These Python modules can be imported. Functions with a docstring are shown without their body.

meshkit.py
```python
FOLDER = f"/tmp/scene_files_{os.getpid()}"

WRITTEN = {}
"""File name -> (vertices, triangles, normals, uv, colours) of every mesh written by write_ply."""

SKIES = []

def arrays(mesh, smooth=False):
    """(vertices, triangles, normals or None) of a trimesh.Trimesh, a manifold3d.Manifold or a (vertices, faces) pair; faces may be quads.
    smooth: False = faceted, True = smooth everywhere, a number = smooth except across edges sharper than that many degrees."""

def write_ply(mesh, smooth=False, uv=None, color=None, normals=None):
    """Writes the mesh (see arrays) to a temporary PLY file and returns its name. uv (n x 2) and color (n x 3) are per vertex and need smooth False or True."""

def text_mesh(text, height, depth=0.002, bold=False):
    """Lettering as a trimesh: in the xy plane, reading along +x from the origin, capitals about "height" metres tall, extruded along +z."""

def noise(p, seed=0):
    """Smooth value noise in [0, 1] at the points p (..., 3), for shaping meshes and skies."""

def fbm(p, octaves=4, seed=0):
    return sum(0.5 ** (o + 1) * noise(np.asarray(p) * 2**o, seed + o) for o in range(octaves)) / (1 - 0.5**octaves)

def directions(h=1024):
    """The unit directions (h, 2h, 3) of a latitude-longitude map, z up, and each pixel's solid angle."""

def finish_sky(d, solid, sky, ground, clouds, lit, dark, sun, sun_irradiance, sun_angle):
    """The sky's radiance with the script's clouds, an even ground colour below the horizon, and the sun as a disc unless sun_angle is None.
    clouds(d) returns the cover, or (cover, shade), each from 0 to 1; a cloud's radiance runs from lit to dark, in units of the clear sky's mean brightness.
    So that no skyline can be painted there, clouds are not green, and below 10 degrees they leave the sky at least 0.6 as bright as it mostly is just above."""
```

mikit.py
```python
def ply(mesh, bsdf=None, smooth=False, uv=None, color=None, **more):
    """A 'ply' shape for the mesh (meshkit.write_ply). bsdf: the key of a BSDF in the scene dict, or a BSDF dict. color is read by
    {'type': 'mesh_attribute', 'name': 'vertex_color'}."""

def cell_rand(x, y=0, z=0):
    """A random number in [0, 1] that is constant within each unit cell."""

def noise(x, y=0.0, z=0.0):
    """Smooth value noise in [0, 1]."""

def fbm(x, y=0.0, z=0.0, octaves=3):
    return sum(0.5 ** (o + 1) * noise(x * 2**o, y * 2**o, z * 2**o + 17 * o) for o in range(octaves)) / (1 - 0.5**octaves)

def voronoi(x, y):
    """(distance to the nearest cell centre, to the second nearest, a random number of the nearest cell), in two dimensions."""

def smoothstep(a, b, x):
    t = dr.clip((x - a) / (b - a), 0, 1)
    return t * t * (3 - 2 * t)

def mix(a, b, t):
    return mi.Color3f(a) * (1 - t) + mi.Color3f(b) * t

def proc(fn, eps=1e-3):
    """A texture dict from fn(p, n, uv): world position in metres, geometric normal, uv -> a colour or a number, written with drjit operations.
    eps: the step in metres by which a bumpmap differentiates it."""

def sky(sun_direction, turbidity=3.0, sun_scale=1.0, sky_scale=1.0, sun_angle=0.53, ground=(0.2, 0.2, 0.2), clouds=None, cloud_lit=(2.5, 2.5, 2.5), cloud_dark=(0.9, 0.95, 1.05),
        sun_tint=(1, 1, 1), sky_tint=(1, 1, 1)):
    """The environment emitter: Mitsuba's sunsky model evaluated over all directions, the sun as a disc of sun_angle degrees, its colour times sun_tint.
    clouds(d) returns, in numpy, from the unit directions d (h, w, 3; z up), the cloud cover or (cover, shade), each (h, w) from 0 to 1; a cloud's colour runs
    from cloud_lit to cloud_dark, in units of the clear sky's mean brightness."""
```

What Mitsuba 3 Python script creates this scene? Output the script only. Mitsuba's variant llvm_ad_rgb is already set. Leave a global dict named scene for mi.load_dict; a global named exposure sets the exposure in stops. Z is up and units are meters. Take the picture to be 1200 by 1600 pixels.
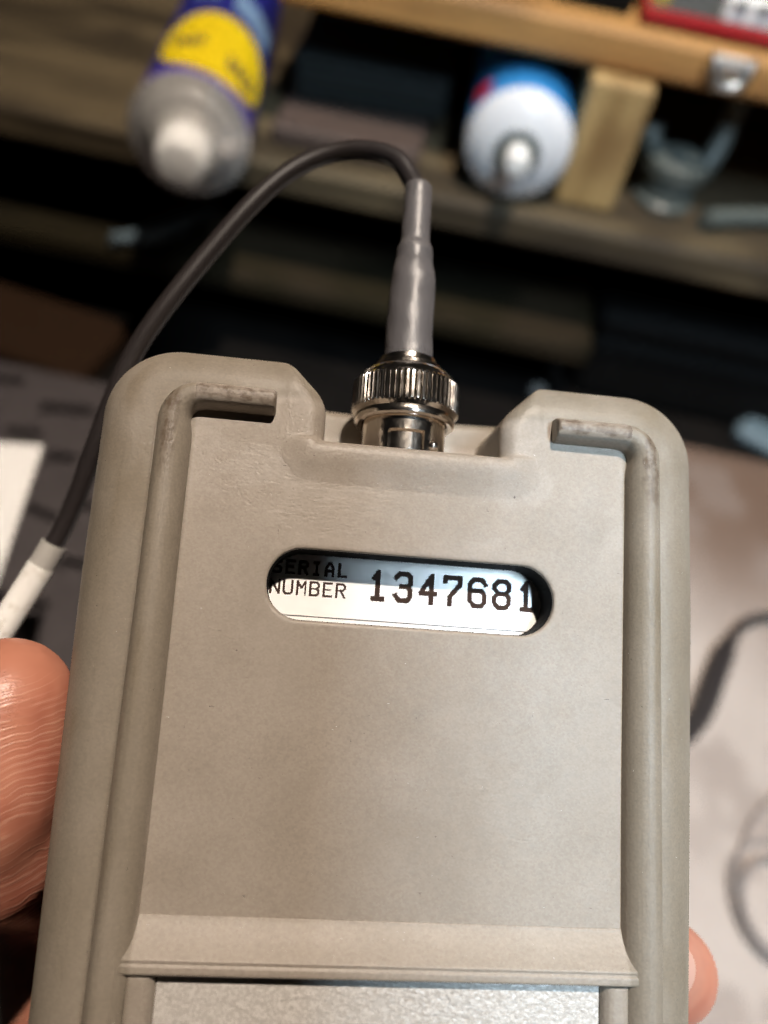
import math, random
import numpy as np, trimesh, manifold3d, shapely
import drjit as dr
import mitsuba as mi
import mikit, meshkit
from shapely.geometry import LineString, Polygon, box as sbox
from shapely.ops import unary_union

T = mi.ScalarTransform4f
rng = random.Random(7)
nrng = np.random.default_rng(7)
scene, labels = {}, {}
exposure = 0.0

# ------------------------------------------------------------------ camera
# bench top is z = 0, x runs along the shelf, y goes towards the shelf
CAM = np.array([0, 0, 0.340])
PITCH, ROLL = math.radians(50), math.radians(12)
FWD = np.array([0, math.cos(PITCH), -math.sin(PITCH)])
UP0 = np.array([0, math.sin(PITCH), math.cos(PITCH)])
RIGHT = math.cos(ROLL) * np.array([1.0, 0, 0]) + math.sin(ROLL) * UP0
UP = -math.sin(ROLL) * np.array([1.0, 0, 0]) + math.cos(ROLL) * UP0
scene['camera'] = {'type': 'thinlens', 'fov': 53.13, 'fov_axis': 'x', 'near_clip': 0.01, 'far_clip': 20.0,
                   'aperture_radius': 0.00135, 'focus_distance': 0.0975,
                   'to_world': T().look_at(origin=CAM.tolist(), target=(CAM + FWD).tolist(), up=UP.tolist())}

# ------------------------------------------------------------------ pose of the held instrument (its own axes: a right, b towards the plug, n out of its back)
A_ = 0.9913861 * RIGHT - 0.08453292 * UP + 0.10003896 * FWD
B_ = 0.06367404 * RIGHT + 0.9785598 * UP + 0.19587327 * FWD
A_ /= np.linalg.norm(A_)
B_ -= A_ * (A_ @ B_); B_ /= np.linalg.norm(B_)
N_ = np.cross(A_, B_)
O_ = CAM + 0.00227817 * RIGHT - 0.01964852 * UP + 0.0957904 * FWD
DEV = np.eye(4); DEV[:3, 0], DEV[:3, 1], DEV[:3, 2], DEV[:3, 3] = A_, B_, N_, O_
DEV_T = T(DEV)
def dw(p):
    """instrument millimetres -> world metres"""
    return O_ + (np.asarray(p, float) * 1e-3) @ np.stack([A_, B_, N_])
def dev_xyz(p):
    """the same the other way, for procedural materials"""
    q = [p.x - float(O_[0]), p.y - float(O_[1]), p.z - float(O_[2])]
    return [(q[0] * float(k[0]) + q[1] * float(k[1]) + q[2] * float(k[2])) * 1000.0 for k in (A_, B_, N_)]

# ------------------------------------------------------------------ light: one small warm LED work lamp overhead, one cool tube light, faint room light
KEY_POS = O_ + 0.90 * np.array([0.0813519, 0.12379323, 0.9889677])
KEY_L = 6150.0
STRIP_POS = O_ + 0.80 * (0.275 * A_ + 0.03 * B_ + 0.961 * N_)
STRIP_L = 350.0
scene['room_light'] = {'type': 'constant', 'radiance': {'type': 'rgb', 'value': [0.0035, 0.0032, 0.0031]}}

# ------------------------------------------------------------------ helpers
def tag(key, label, cat, group=None, kind=None):
    labels[key] = {'label': label, 'category': cat}
    if group: labels[key]['group'] = group
    if kind: labels[key]['kind'] = kind
def put(key, mesh, bsdf, smooth=False, dev=False, **kw):
    """one entry of the scene; dev: the mesh is in instrument millimetres"""
    if key in scene:
        i = 1
        while f'{key}_{i:03d}' in scene: i += 1
        key = f'{key}_{i:03d}'
    if dev:
        m = trimesh.Trimesh(np.asarray(mesh.vertices) * 1e-3, mesh.faces, process=False)
        scene[key] = mikit.ply(m, bsdf, smooth=smooth, to_world=DEV_T, **kw)
    else:
        scene[key] = mikit.ply(mesh, bsdf, smooth=smooth, **kw)
    return key
def bbox(x0, x1, y0, y1, z0, z1, r=0.0015):
    """box with chamfered edges"""
    m = trimesh.creation.box((x1 - x0, y1 - y0, z1 - z0))
    r = min(r, 0.45 * min(x1 - x0, y1 - y0, z1 - z0))
    v = np.asarray(m.vertices); pts = []
    for c in v:
        s = np.sign(c)
        for k in range(3):
            q = np.abs(c) - r; q[k] += r
            pts.append(s * q)
    h = trimesh.convex.convex_hull(np.array(pts))
    h.apply_translation([(x0 + x1) / 2, (y0 + y1) / 2, (z0 + z1) / 2])
    return h
def lathe(profile, n=64, y_axis=False, rfun=None):
    """surface of revolution of (r, s) about +z (or +y)"""
    pr = np.array(profile, float); th = np.arange(n) * 2 * np.pi / n
    r = np.repeat(pr[:, :1], n, 1); s = np.repeat(pr[:, 1:], n, 1)
    if rfun is not None: r = rfun(r, s, np.repeat(th[None], len(pr), 0))
    x, y, z = r * np.cos(th), r * np.sin(th), s
    V = np.stack([x, y, z], -1).reshape(-1, 3)
    i, j = np.meshgrid(np.arange(len(pr) - 1), np.arange(n), indexing='ij')
    q = np.stack([i * n + j, i * n + (j + 1) % n, (i + 1) * n + (j + 1) % n, (i + 1) * n + j], -1).reshape(-1, 4)
    F = np.vstack([q[:, [0, 1, 2]], q[:, [0, 2, 3]]])
    if y_axis: V = V[:, [1, 2, 0]]
    return trimesh.Trimesh(V, F, process=False)
def spline(pts, n=160):
    from scipy.interpolate import CubicSpline
    p = np.array(pts, float)
    t = np.r_[0, np.cumsum(np.linalg.norm(np.diff(p, axis=0), axis=1))]
    return CubicSpline(t, p)(np.linspace(0, t[-1], n))
def tube(pts, r, sides=20, cap=True):
    p = np.asarray(pts, float); t = np.gradient(p, axis=0); t /= np.linalg.norm(t, axis=1, keepdims=True)
    up = np.array([0.31, 0.22, 0.92]); A = []
    a = np.cross(t[0], up); a /= np.linalg.norm(a)
    for k in range(len(p)):
        a = a - t[k] * (a @ t[k]); a /= np.linalg.norm(a); A.append(a)
    A = np.array(A); Bn = np.cross(t, A); ang = np.arange(sides) * 2 * np.pi / sides
    rr = np.broadcast_to(np.asarray(r, float), (len(p),))
    V = (p[:, None] + rr[:, None, None] * (np.cos(ang)[None, :, None] * A[:, None] + np.sin(ang)[None, :, None] * Bn[:, None])).reshape(-1, 3)
    i, j = np.meshgrid(np.arange(len(p) - 1), np.arange(sides), indexing='ij')
    q = np.stack([i * sides + j, i * sides + (j + 1) % sides, (i + 1) * sides + (j + 1) % sides, (i + 1) * sides + j], -1).reshape(-1, 4)
    F = [q[:, [0, 1, 2]], q[:, [0, 2, 3]]]
    if cap:
        c0, c1, k = len(V), len(V) + 1, np.arange(sides); V = np.vstack([V, p[:1], p[-1:]]); e = (len(p) - 1) * sides
        F += [np.stack([k * 0 + c0, (k + 1) % sides, k], 1), np.stack([k * 0 + c1, e + k, e + (k + 1) % sides], 1)]
    return trimesh.Trimesh(V, np.vstack(F), process=False)
def surface_nets(f, lo, hi, h):
    """mesh of f = 0 (f < 0 inside) on a grid of step h"""
    ax = [np.arange(l, u + h, h, dtype=np.float32) for l, u in zip(lo, hi)]
    X, Y, Z = np.meshgrid(*ax, indexing='ij', sparse=True)
    g = np.broadcast_to(np.asarray(f(X, Y, Z), np.float32), tuple(len(a) for a in ax))
    s = g < 0; n = np.array(g.shape)
    acc = np.zeros(tuple(n - 1) + (3,), np.float32); cnt = np.zeros(tuple(n - 1), np.float32)
    cross = []
    for k in range(3):
        a = [slice(None)] * 3; b = [slice(None)] * 3; a[k] = slice(0, -1); b[k] = slice(1, None)
        idx = np.argwhere(s[tuple(a)] != s[tuple(b)])
        e = np.eye(3, dtype=int)[k]
        g0 = g[tuple(idx.T)]; g1 = g[tuple((idx + e).T)]
        p = idx.astype(np.float32); p[:, k] += g0 / (g0 - g1)
        o = [m for m in range(3) if m != k]
        for d0 in (0, 1):
            for d1 in (0, 1):
                c = idx.copy(); c[:, o[0]] -= d0; c[:, o[1]] -= d1
                ok = ((c >= 0) & (c < n - 1)).all(1)
                np.add.at(acc, tuple(c[ok].T), p[ok]); np.add.at(cnt, tuple(c[ok].T), 1)
        cross.append((k, o, idx, g0 < 0))
    ids = -np.ones(tuple(n - 1), int); m = cnt > 0; ids[m] = np.arange(m.sum())
    V = acc[m] / cnt[m][:, None] * h + np.array(lo, np.float32)
    F = []
    for k, o, idx, inside in cross:
        ok = (idx[:, o[0]] > 0) & (idx[:, o[1]] > 0) & (idx[:, o[0]] < n[o[0]] - 1) & (idx[:, o[1]] < n[o[1]] - 1)
        idx, ins = idx[ok], inside[ok]; q = []
        for d0, d1 in ((0, 0), (1, 0), (1, 1), (0, 1)):
            c = idx.copy(); c[:, o[0]] -= d0; c[:, o[1]] -= d1; q.append(ids[tuple(c.T)])
        q = np.stack(q, 1)
        flip = ins if k != 1 else ~ins
        q[~flip] = q[~flip][:, ::-1]
        F += [q[:, [0, 1, 2]], q[:, [0, 2, 3]]]
    return trimesh.Trimesh(V.astype(float), np.vstack(F), process=False)
sst = lambda a, b, x: (lambda t: t * t * (3 - 2 * t))(np.clip((x - a) / (b - a), 0, 1))
def smin(a, b, k):
    h = np.clip(0.5 + 0.5 * (b - a) / k, 0, 1)
    return b + (a - b) * h - k * h * (1 - h)
def smax(a, b, k): return -smin(-a, -b, k)
def capsule(X, Y, Z, p, q, r0, r1):
    p, q = np.array(p, float), np.array(q, float); d = q - p; L2 = d @ d
    t = np.clip(((X - p[0]) * d[0] + (Y - p[1]) * d[1] + (Z - p[2]) * d[2]) / L2, 0, 1)
    return np.sqrt((X - p[0] - t * d[0]) ** 2 + (Y - p[1] - t * d[1]) ** 2 + (Z - p[2] - t * d[2]) ** 2) - (r0 + (r1 - r0) * t)
def ellip(X, Y, Z, c, r):
    k = np.sqrt(((X - c[0]) / r[0]) ** 2 + ((Y - c[1]) / r[1]) ** 2 + ((Z - c[2]) / r[2]) ** 2)
    return (k - 1) * min(r)

# ------------------------------------------------------------------ materials
N, FB, SS = mikit.noise, mikit.fbm, mikit.smoothstep
def rgb(r, g, b): return {'type': 'rgb', 'value': [r, g, b]}
def principled(color, rough=0.5, spec=0.5, **k):
    return {'type': 'principled', 'base_color': color if isinstance(color, dict) else rgb(*color), 'roughness': rough, 'specular': spec, **k}
def bumped(inner, fn, scale, eps):
    return {'type': 'bumpmap', 'arbitrary': mikit.proc(fn, eps), 'scale': scale, 'bsdf': inner}
def two(b): return {'type': 'twosided', 'bsdf': b}

def rubber_color(p, n, uv):
    x, y, z = dev_xyz(p)
    cx = dr.abs(x)
    c = mikit.mix((0.252, 0.215, 0.176), (0.300, 0.260, 0.219), FB(x * 0.16, y * 0.16, z * 0.16))
    # pale handling smears on the flat back
    c = mikit.mix(c, (0.37, 0.335, 0.30), SS(0.48, 0.66, FB(x * 0.11 + y * 0.05 + 3, y * 0.16 - x * 0.06, 7.0)) * SS(12.0, 20.0, y) * 0.35)
    # the rim and the rails have gone darker and browner
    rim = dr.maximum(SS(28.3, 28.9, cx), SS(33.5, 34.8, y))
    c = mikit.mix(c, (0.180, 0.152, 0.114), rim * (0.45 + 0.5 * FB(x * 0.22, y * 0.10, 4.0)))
    grime = SS(0.50, 0.78, FB(x * 0.30 + 9, y * 0.12, z * 0.3)) * SS(29.0, 33.0, cx) * 0.35
    c = mikit.mix(c, (0.150, 0.112, 0.066), grime)
    # narrow dark line along the outer foot of the rails
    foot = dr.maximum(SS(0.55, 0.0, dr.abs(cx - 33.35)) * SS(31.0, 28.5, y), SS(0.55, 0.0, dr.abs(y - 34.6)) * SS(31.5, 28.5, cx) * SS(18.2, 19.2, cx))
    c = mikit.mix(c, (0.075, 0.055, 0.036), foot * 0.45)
    gr = N(x * 3.6 - y * 1.3, y * 4.4 + x * 1.3, z * 3.6) + 0.6 * N(x * 7.1 + y * 2.0, y * 7.9 - x * 2.0, z * 7.1) - 0.8
    c = c * (1.0 + 0.17 * gr)
    # rubbed, dirty crests of the two rail corners
    band = dr.select(cx > 28.6, dr.abs(cx - 31.3), dr.abs(y - 32.9))
    corner = dr.select(cx > 28.6, SS(20.0, 26.5, y), SS(17.4, 18.8, cx))
    wear = SS(1.15, 0.55, band + 1.0 * (FB(x * 0.9, y * 0.9, 3.0) - 0.5)) * corner * SS(1.4, 1.9, z)
    wear = wear * (0.35 + 0.65 * SS(0.30, 0.70, FB(x * 1.2, y * 1.2, z * 1.2)))
    c = mikit.mix(c, (0.092, 0.062, 0.040), wear * 0.85)
    # whitish lint and dark specks
    k = N(x * 2.6, y * 2.6, z * 2.6)
    c = mikit.mix(c, (0.55, 0.53, 0.50), SS(0.955, 0.985, k) * 0.7)
    c = mikit.mix(c, (0.05, 0.04, 0.03), SS(0.955, 0.99, N(x * 1.9 + 40, y * 1.9, z * 1.9)) * 0.7)
    return c
def rubber_bump(p, n, uv):
    x, y, z = dev_xyz(p)
    cx = dr.abs(x)
    band = dr.select(cx > 28.6, dr.abs(cx - 31.3), dr.abs(y - 32.3))
    corner = dr.select(cx > 28.6, SS(20.0, 26.5, y), SS(17.4, 18.8, cx)) * SS(1.4, 1.9, z) * SS(1.3, 0.6, band)
    fine = 0.6 * N(x * 3.1 - y * 1.1, y * 3.9 + x * 1.1, z * 3.1) + 0.5 * N(x * 5.3 + y * 2.0, y * 5.9 - x * 2.0, z * 5.3)
    fine = fine * (0.45 + 1.0 * FB(x * 0.13, y * 0.13, z * 0.13, 2))
    return fine + 1.3 * corner * FB(x * 2.2, y * 2.2, z * 2.2)
def plate_color(p, n, uv):
    x, y, z = dev_xyz(p)
    return mikit.mix((0.40, 0.375, 0.345), (0.50, 0.475, 0.445), SS(0.3, 0.75, FB(x * 3.6 + y * 1.9, y * 3.6 - x * 1.9, 2.0)))
def plate_bump(p, n, uv):
    x, y, z = dev_xyz(p)
    return N(x * 1.9 + y * 1.3, y * 1.9 - x * 1.3, 1.0) + 0.6 * N(x * 3.1 - y * 3.2, y * 3.1 + x * 3.2, 2.0)
def rubber_rough(p, n, uv):
    x, y, z = dev_xyz(p)
    return 0.40 + 0.13 * FB(x * 0.12 + 8, y * 0.12, z * 0.12) + 0.06 * N(x * 1.1, y * 1.1, z * 1.1)
scene['rubber'] = two(bumped({**principled(mikit.proc(rubber_color), 0.44, 0.45), 'roughness': mikit.proc(rubber_rough)}, rubber_bump, 0.000048, 5e-5))
scene['plate_paint'] = two(bumped(principled(mikit.proc(plate_color), 0.36, 0.6), plate_bump, 0.00009, 5e-5))
scene['label_card'] = two(principled((0.86, 0.85, 0.83), 0.30, 0.75))
scene['label_ink'] = two(principled((0.040, 0.024, 0.018), 0.65, 0.10))

def nickel_rough(p, n, uv):
    x, y, z = dev_xyz(p)
    return 0.12 + 0.10 * FB(x * 1.3, y * 1.3, z * 1.3)
def nickel_bump(p, n, uv):
    x, y, z = dev_xyz(p)
    return N(x * 2.5, y * 1.2, z * 2.5)
scene['nickel'] = two(bumped({'type': 'principled', 'base_color': rgb(0.82, 0.75, 0.67), 'metallic': 1.0, 'roughness': mikit.proc(nickel_rough)}, nickel_bump, 0.000026, 4e-5))
def sleeve_bump(p, n, uv):
    x, y, z = dev_xyz(p)
    return FB(x * 0.9, y * 0.7, z * 0.9) + 0.25 * N(x * 4, y * 4, z * 4)
scene['shrink_tube'] = two(bumped(principled((0.092, 0.085, 0.086), 0.42, 0.6), sleeve_bump, 0.00006, 4e-5))
scene['cable_jacket'] = two(principled((0.022, 0.018, 0.018), 0.36, 0.65))
def marker_color(p, n, uv):
    x, y, z = dev_xyz(p)
    return mikit.mix((0.88, 0.86, 0.82), (0.70, 0.66, 0.60), SS(0.5, 0.75, FB(x * 0.7, y * 0.7, z * 0.7)))
scene['marker_white'] = two(principled(mikit.proc(marker_color), 0.35, 0.5))
scene['marker_clear'] = two(principled((0.42, 0.40, 0.37), 0.25, 0.5))

def skin_color(p, n, uv):
    x, y, z = dev_xyz(p)
    c = mikit.mix((0.40, 0.145, 0.090), (0.50, 0.215, 0.140), FB(x * 0.18, y * 0.18, z * 0.18))
    ridge = skin_ridge(x, y, z)
    c = mikit.mix(c, (0.31, 0.085, 0.055), SS(0.42, 0.70, FB(x * 0.13 + 2, y * 0.10, z * 0.13)) * 0.6)
    return mikit.mix(c, (0.72, 0.45, 0.33), SS(0.05, 0.90, ridge) * 0.30)
def skin_ridge(x, y, z):
    w = FB(x * 0.10, y * 0.10, z * 0.10, 2) * 2.6 + 0.55 * N(x * 0.5, y * 0.5, z * 0.5) + 0.06 * N(x * 2.2, y * 2.2, z * 2.2)
    q = y * 0.84 - x * 0.52 + w
    a = 0.5 + 0.5 * dr.sin(q * 7.0)
    b = 0.5 + 0.5 * dr.sin(q * 15.0 + 2.5 * N(x * 0.4, y * 0.4, z * 0.4))
    along = 0.35 + 0.65 * SS(0.15, 0.65, N((x * 0.84 + y * 0.52) * 0.35, q * 0.9, 9.0))
    m = along * SS(-1.0, -9.0, y) * SS(0.0, -8.0, x)
    return (0.75 * a * a * a * a + 0.40 * b * b * b) * m
def skin_bump(p, n, uv):
    x, y, z = dev_xyz(p)
    return skin_ridge(x, y, z) + 0.5 * FB(x * 1.6, y * 1.6, z * 1.6) + 0.35 * N(x * 4.0, y * 4.0, z * 4.0)
scene['skin'] = two(bumped(principled(mikit.proc(skin_color), 0.38, 0.5), skin_bump, 0.000036, 5e-5))
scene['nail'] = two(principled((0.55, 0.30, 0.23), 0.22, 0.6, clearcoat=0.4, clearcoat_gloss=0.9))

def wood(light, dark, sx=1.0):
    def fn(p, n, uv):
        g = FB(p.x * 9.0 * sx, p.y * 70.0, p.z * 70.0)
        st = SS(0.48, 0.66, FB(p.x * 13 + 3, p.y * 17, p.z * 17))
        c = mikit.mix(light, dark, SS(0.35, 0.7, g))
        return mikit.mix(c, (0.034, 0.025, 0.016), st * (0.75 if light[0] < 0.3 else 0.38))
    return fn
def wood_v(light, dark):
    def fn(p, n, uv):
        g = FB(p.x * 70.0, p.y * 70.0, p.z * 9.0)
        return mikit.mix(mikit.mix(light, dark, SS(0.35, 0.7, g)), (0.16, 0.08, 0.03), SS(0.6, 0.8, FB(p.x * 25, p.y * 25, p.z * 18 + 4)) * 0.6)
    return fn
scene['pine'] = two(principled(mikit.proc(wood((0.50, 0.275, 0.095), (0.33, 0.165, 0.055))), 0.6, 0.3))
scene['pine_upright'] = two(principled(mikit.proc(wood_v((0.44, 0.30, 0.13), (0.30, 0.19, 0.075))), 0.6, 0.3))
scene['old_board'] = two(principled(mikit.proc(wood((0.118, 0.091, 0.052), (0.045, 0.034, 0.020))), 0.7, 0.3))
scene['dark_board'] = two(principled(mikit.proc(wood((0.022, 0.018, 0.010), (0.010, 0.009, 0.006))), 0.8, 0.05))  # bottom board: the shade under the shelf is put into this colour
def bench_color(p, n, uv):
    return mikit.mix((0.004, 0.004, 0.004), (0.012, 0.010, 0.009), FB(p.x * 30, p.y * 30, p.z * 30))
scene['bench_black'] = two(principled(mikit.proc(bench_color), 0.7, 0.08))
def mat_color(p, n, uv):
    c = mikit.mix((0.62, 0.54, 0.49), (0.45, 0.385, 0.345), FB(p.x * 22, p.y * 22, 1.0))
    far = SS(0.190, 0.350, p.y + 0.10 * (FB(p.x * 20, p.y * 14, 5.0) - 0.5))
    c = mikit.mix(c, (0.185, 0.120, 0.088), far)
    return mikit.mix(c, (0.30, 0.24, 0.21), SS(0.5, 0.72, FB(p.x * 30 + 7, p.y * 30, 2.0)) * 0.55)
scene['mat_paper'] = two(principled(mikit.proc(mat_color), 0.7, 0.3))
def foam_color(p, n, uv):
    return mikit.mix((0.085, 0.074, 0.076), (0.060, 0.052, 0.054), FB(p.x * 120, p.y * 120, p.z * 120))
scene['tray_grey'] = two(principled(mikit.proc(foam_color), 0.65, 0.3))
for k, c, r in (('can_blue', (0.020, 0.022, 0.20), 0.3), ('can_yellow', (0.83, 0.62, 0.012), 0.35), ('can_purple', (0.085, 0.045, 0.36), 0.3), ('can_pale_blue', (0.20, 0.33, 0.52), 0.35),
                ('ink_purple', (0.020, 0.008, 0.06), 0.4), ('can_white', (0.78, 0.80, 0.84), 0.28), ('can_sky_blue', (0.03, 0.22, 0.55), 0.3), ('can_red', (0.45, 0.015, 0.05), 0.35),
                ('white_plastic', (0.87, 0.86, 0.84), 0.3), ('cream_plastic', (0.86, 0.86, 0.84), 0.3), ('slate', (0.019, 0.024, 0.025), 0.5), ('brick_brown', (0.075, 0.052, 0.043), 0.7),
                ('red_plastic', (0.42, 0.020, 0.025), 0.35), ('yellow_plastic', (0.62, 0.42, 0.03), 0.4), ('black_plastic', (0.006, 0.006, 0.006), 0.7), ('teal_grey', (0.095, 0.112, 0.105), 0.4),
                ('dark_grey', (0.07, 0.075, 0.075), 0.5), ('pale_blue_film', (0.14, 0.20, 0.235), 0.3), ('cardboard', (0.030, 0.016, 0.009), 0.7), ('grey_wire', (0.30, 0.265, 0.25), 0.4),
                ('black_wire', (0.035, 0.03, 0.03), 0.4)):
    scene[k] = two(principled(c, r, 0.07 if k in ('black_plastic', 'cardboard', 'slate') else 0.5))
scene['steel'] = two({'type': 'principled', 'base_color': rgb(0.80, 0.78, 0.75), 'metallic': 0.60, 'roughness': 0.24})
scene['chrome'] = two({'type': 'principled', 'base_color': rgb(0.85, 0.83, 0.80), 'metallic': 1.0, 'roughness': 0.2})
scene['lamp_housing'] = two(principled((0.05, 0.05, 0.05), 0.5, 0.5))

# ------------------------------------------------------------------ lamps (above and behind the photographer)
def aimed(pos, aim, xdir):
    z = np.asarray(aim) - pos; z /= np.linalg.norm(z)
    x = np.asarray(xdir, float) - z * (np.asarray(xdir, float) @ z); x /= np.linalg.norm(x)
    M = np.eye(4); M[:3, 0], M[:3, 1], M[:3, 2], M[:3, 3] = x, np.cross(z, x), z, pos
    return M
M = aimed(KEY_POS, O_, [1, 0, 0.02]); w = 0.0140
scene['work_lamp__led'] = {'type': 'disk', 'to_world': T(M) @ T().scale([w, w, 1]), 'emitter': {'type': 'area', 'radiance': rgb(KEY_L, KEY_L * 0.865, KEY_L * 0.735)}, 'bsdf': {'type': 'ref', 'id': 'white_plastic'}}
hs = lathe([(0.0, -0.05), (w * 1.2, -0.05), (w * 2.2, -0.012), (w * 2.4, 0.003), (w * 1.15, 0.003), (w * 1.05, -0.001), (0.0, -0.0015)], 40); hs.apply_transform(M)
put('work_lamp__housing', hs, 'lamp_housing', 30)
put('work_lamp__cord', tube(np.array([KEY_POS + [0, 0, 0.05], KEY_POS + [0, 0, 0.25], KEY_POS + [0, 0, 1.0]]), 0.003, 8), 'lamp_housing', True)
tag('work_lamp', 'small bright warm LED work lamp hanging above the instrument', 'lamp')
# cool strip light with an unseen black hood added to block its light to the left
M = aimed(STRIP_POS, O_, A_); w, hl, dp = 0.010, 0.15, 0.34
edge = np.linalg.inv(M) @ np.r_[dw([4.5, 0, 0]), 1.0]; edge = edge[:3] * dp / edge[2]
scene['strip_light__tube'] = {'type': 'rectangle', 'to_world': T(M) @ T().scale([w, hl, 1]), 'emitter': {'type': 'area', 'radiance': rgb(STRIP_L * 0.70, STRIP_L * 0.90, STRIP_L * 1.06)}, 'bsdf': {'type': 'ref', 'id': 'white_plastic'}}
hs = bbox(-w - 0.004, w + 0.02, -hl - 0.02, hl + 0.02, -0.04, -0.002); hs.apply_transform(M)
put('strip_light__housing', hs, 'lamp_housing', 30)
x0, x1 = -w - 0.0015, edge[0]
sh = Polygon([(x0, -0.002), (x1, dp), (x1 - 0.002, dp), (x0 - 0.002, -0.002)])
sh = trimesh.creation.extrude_polygon(sh, 2.4 * hl, engine='earcut'); v = np.asarray(sh.vertices); sh = trimesh.Trimesh(np.stack([v[:, 0], v[:, 2] - 1.2 * hl, v[:, 1]], 1), sh.faces[:, ::-1]); sh.apply_transform(M)
put('strip_light__added_light_hood', sh, 'lamp_housing')
put('strip_light__cord', tube(np.array([STRIP_POS + [0, 0, 0.05], STRIP_POS + [0, 0, 0.25], STRIP_POS + [0, 0, 1.0]]), 0.003, 8), 'lamp_housing', True)
tag('strip_light', 'cool white strip light with an added black light blocking hood hanging behind the photographer', 'lamp')

# ------------------------------------------------------------------ setting: bench
put('bench_top', bbox(-0.9, 0.9, -0.25, 1.0, -0.04, 0.0, 0.003), 'bench_black', False)
labels['bench_top'] = {'label': 'dark worn workbench top below the shelves', 'category': 'workbench', 'kind': 'structure'}
xs = np.linspace(0.02, 0.60, 30); ys = np.linspace(-0.15, 0.390, 40)
mm = bbox(0.09, 0.62, -0.2, 0.393, 0.0005, 0.004, 0.001)
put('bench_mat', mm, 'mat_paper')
tag('bench_mat', 'stained pale brown paper mat on the bench, right of the held instrument', 'mat')

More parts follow.
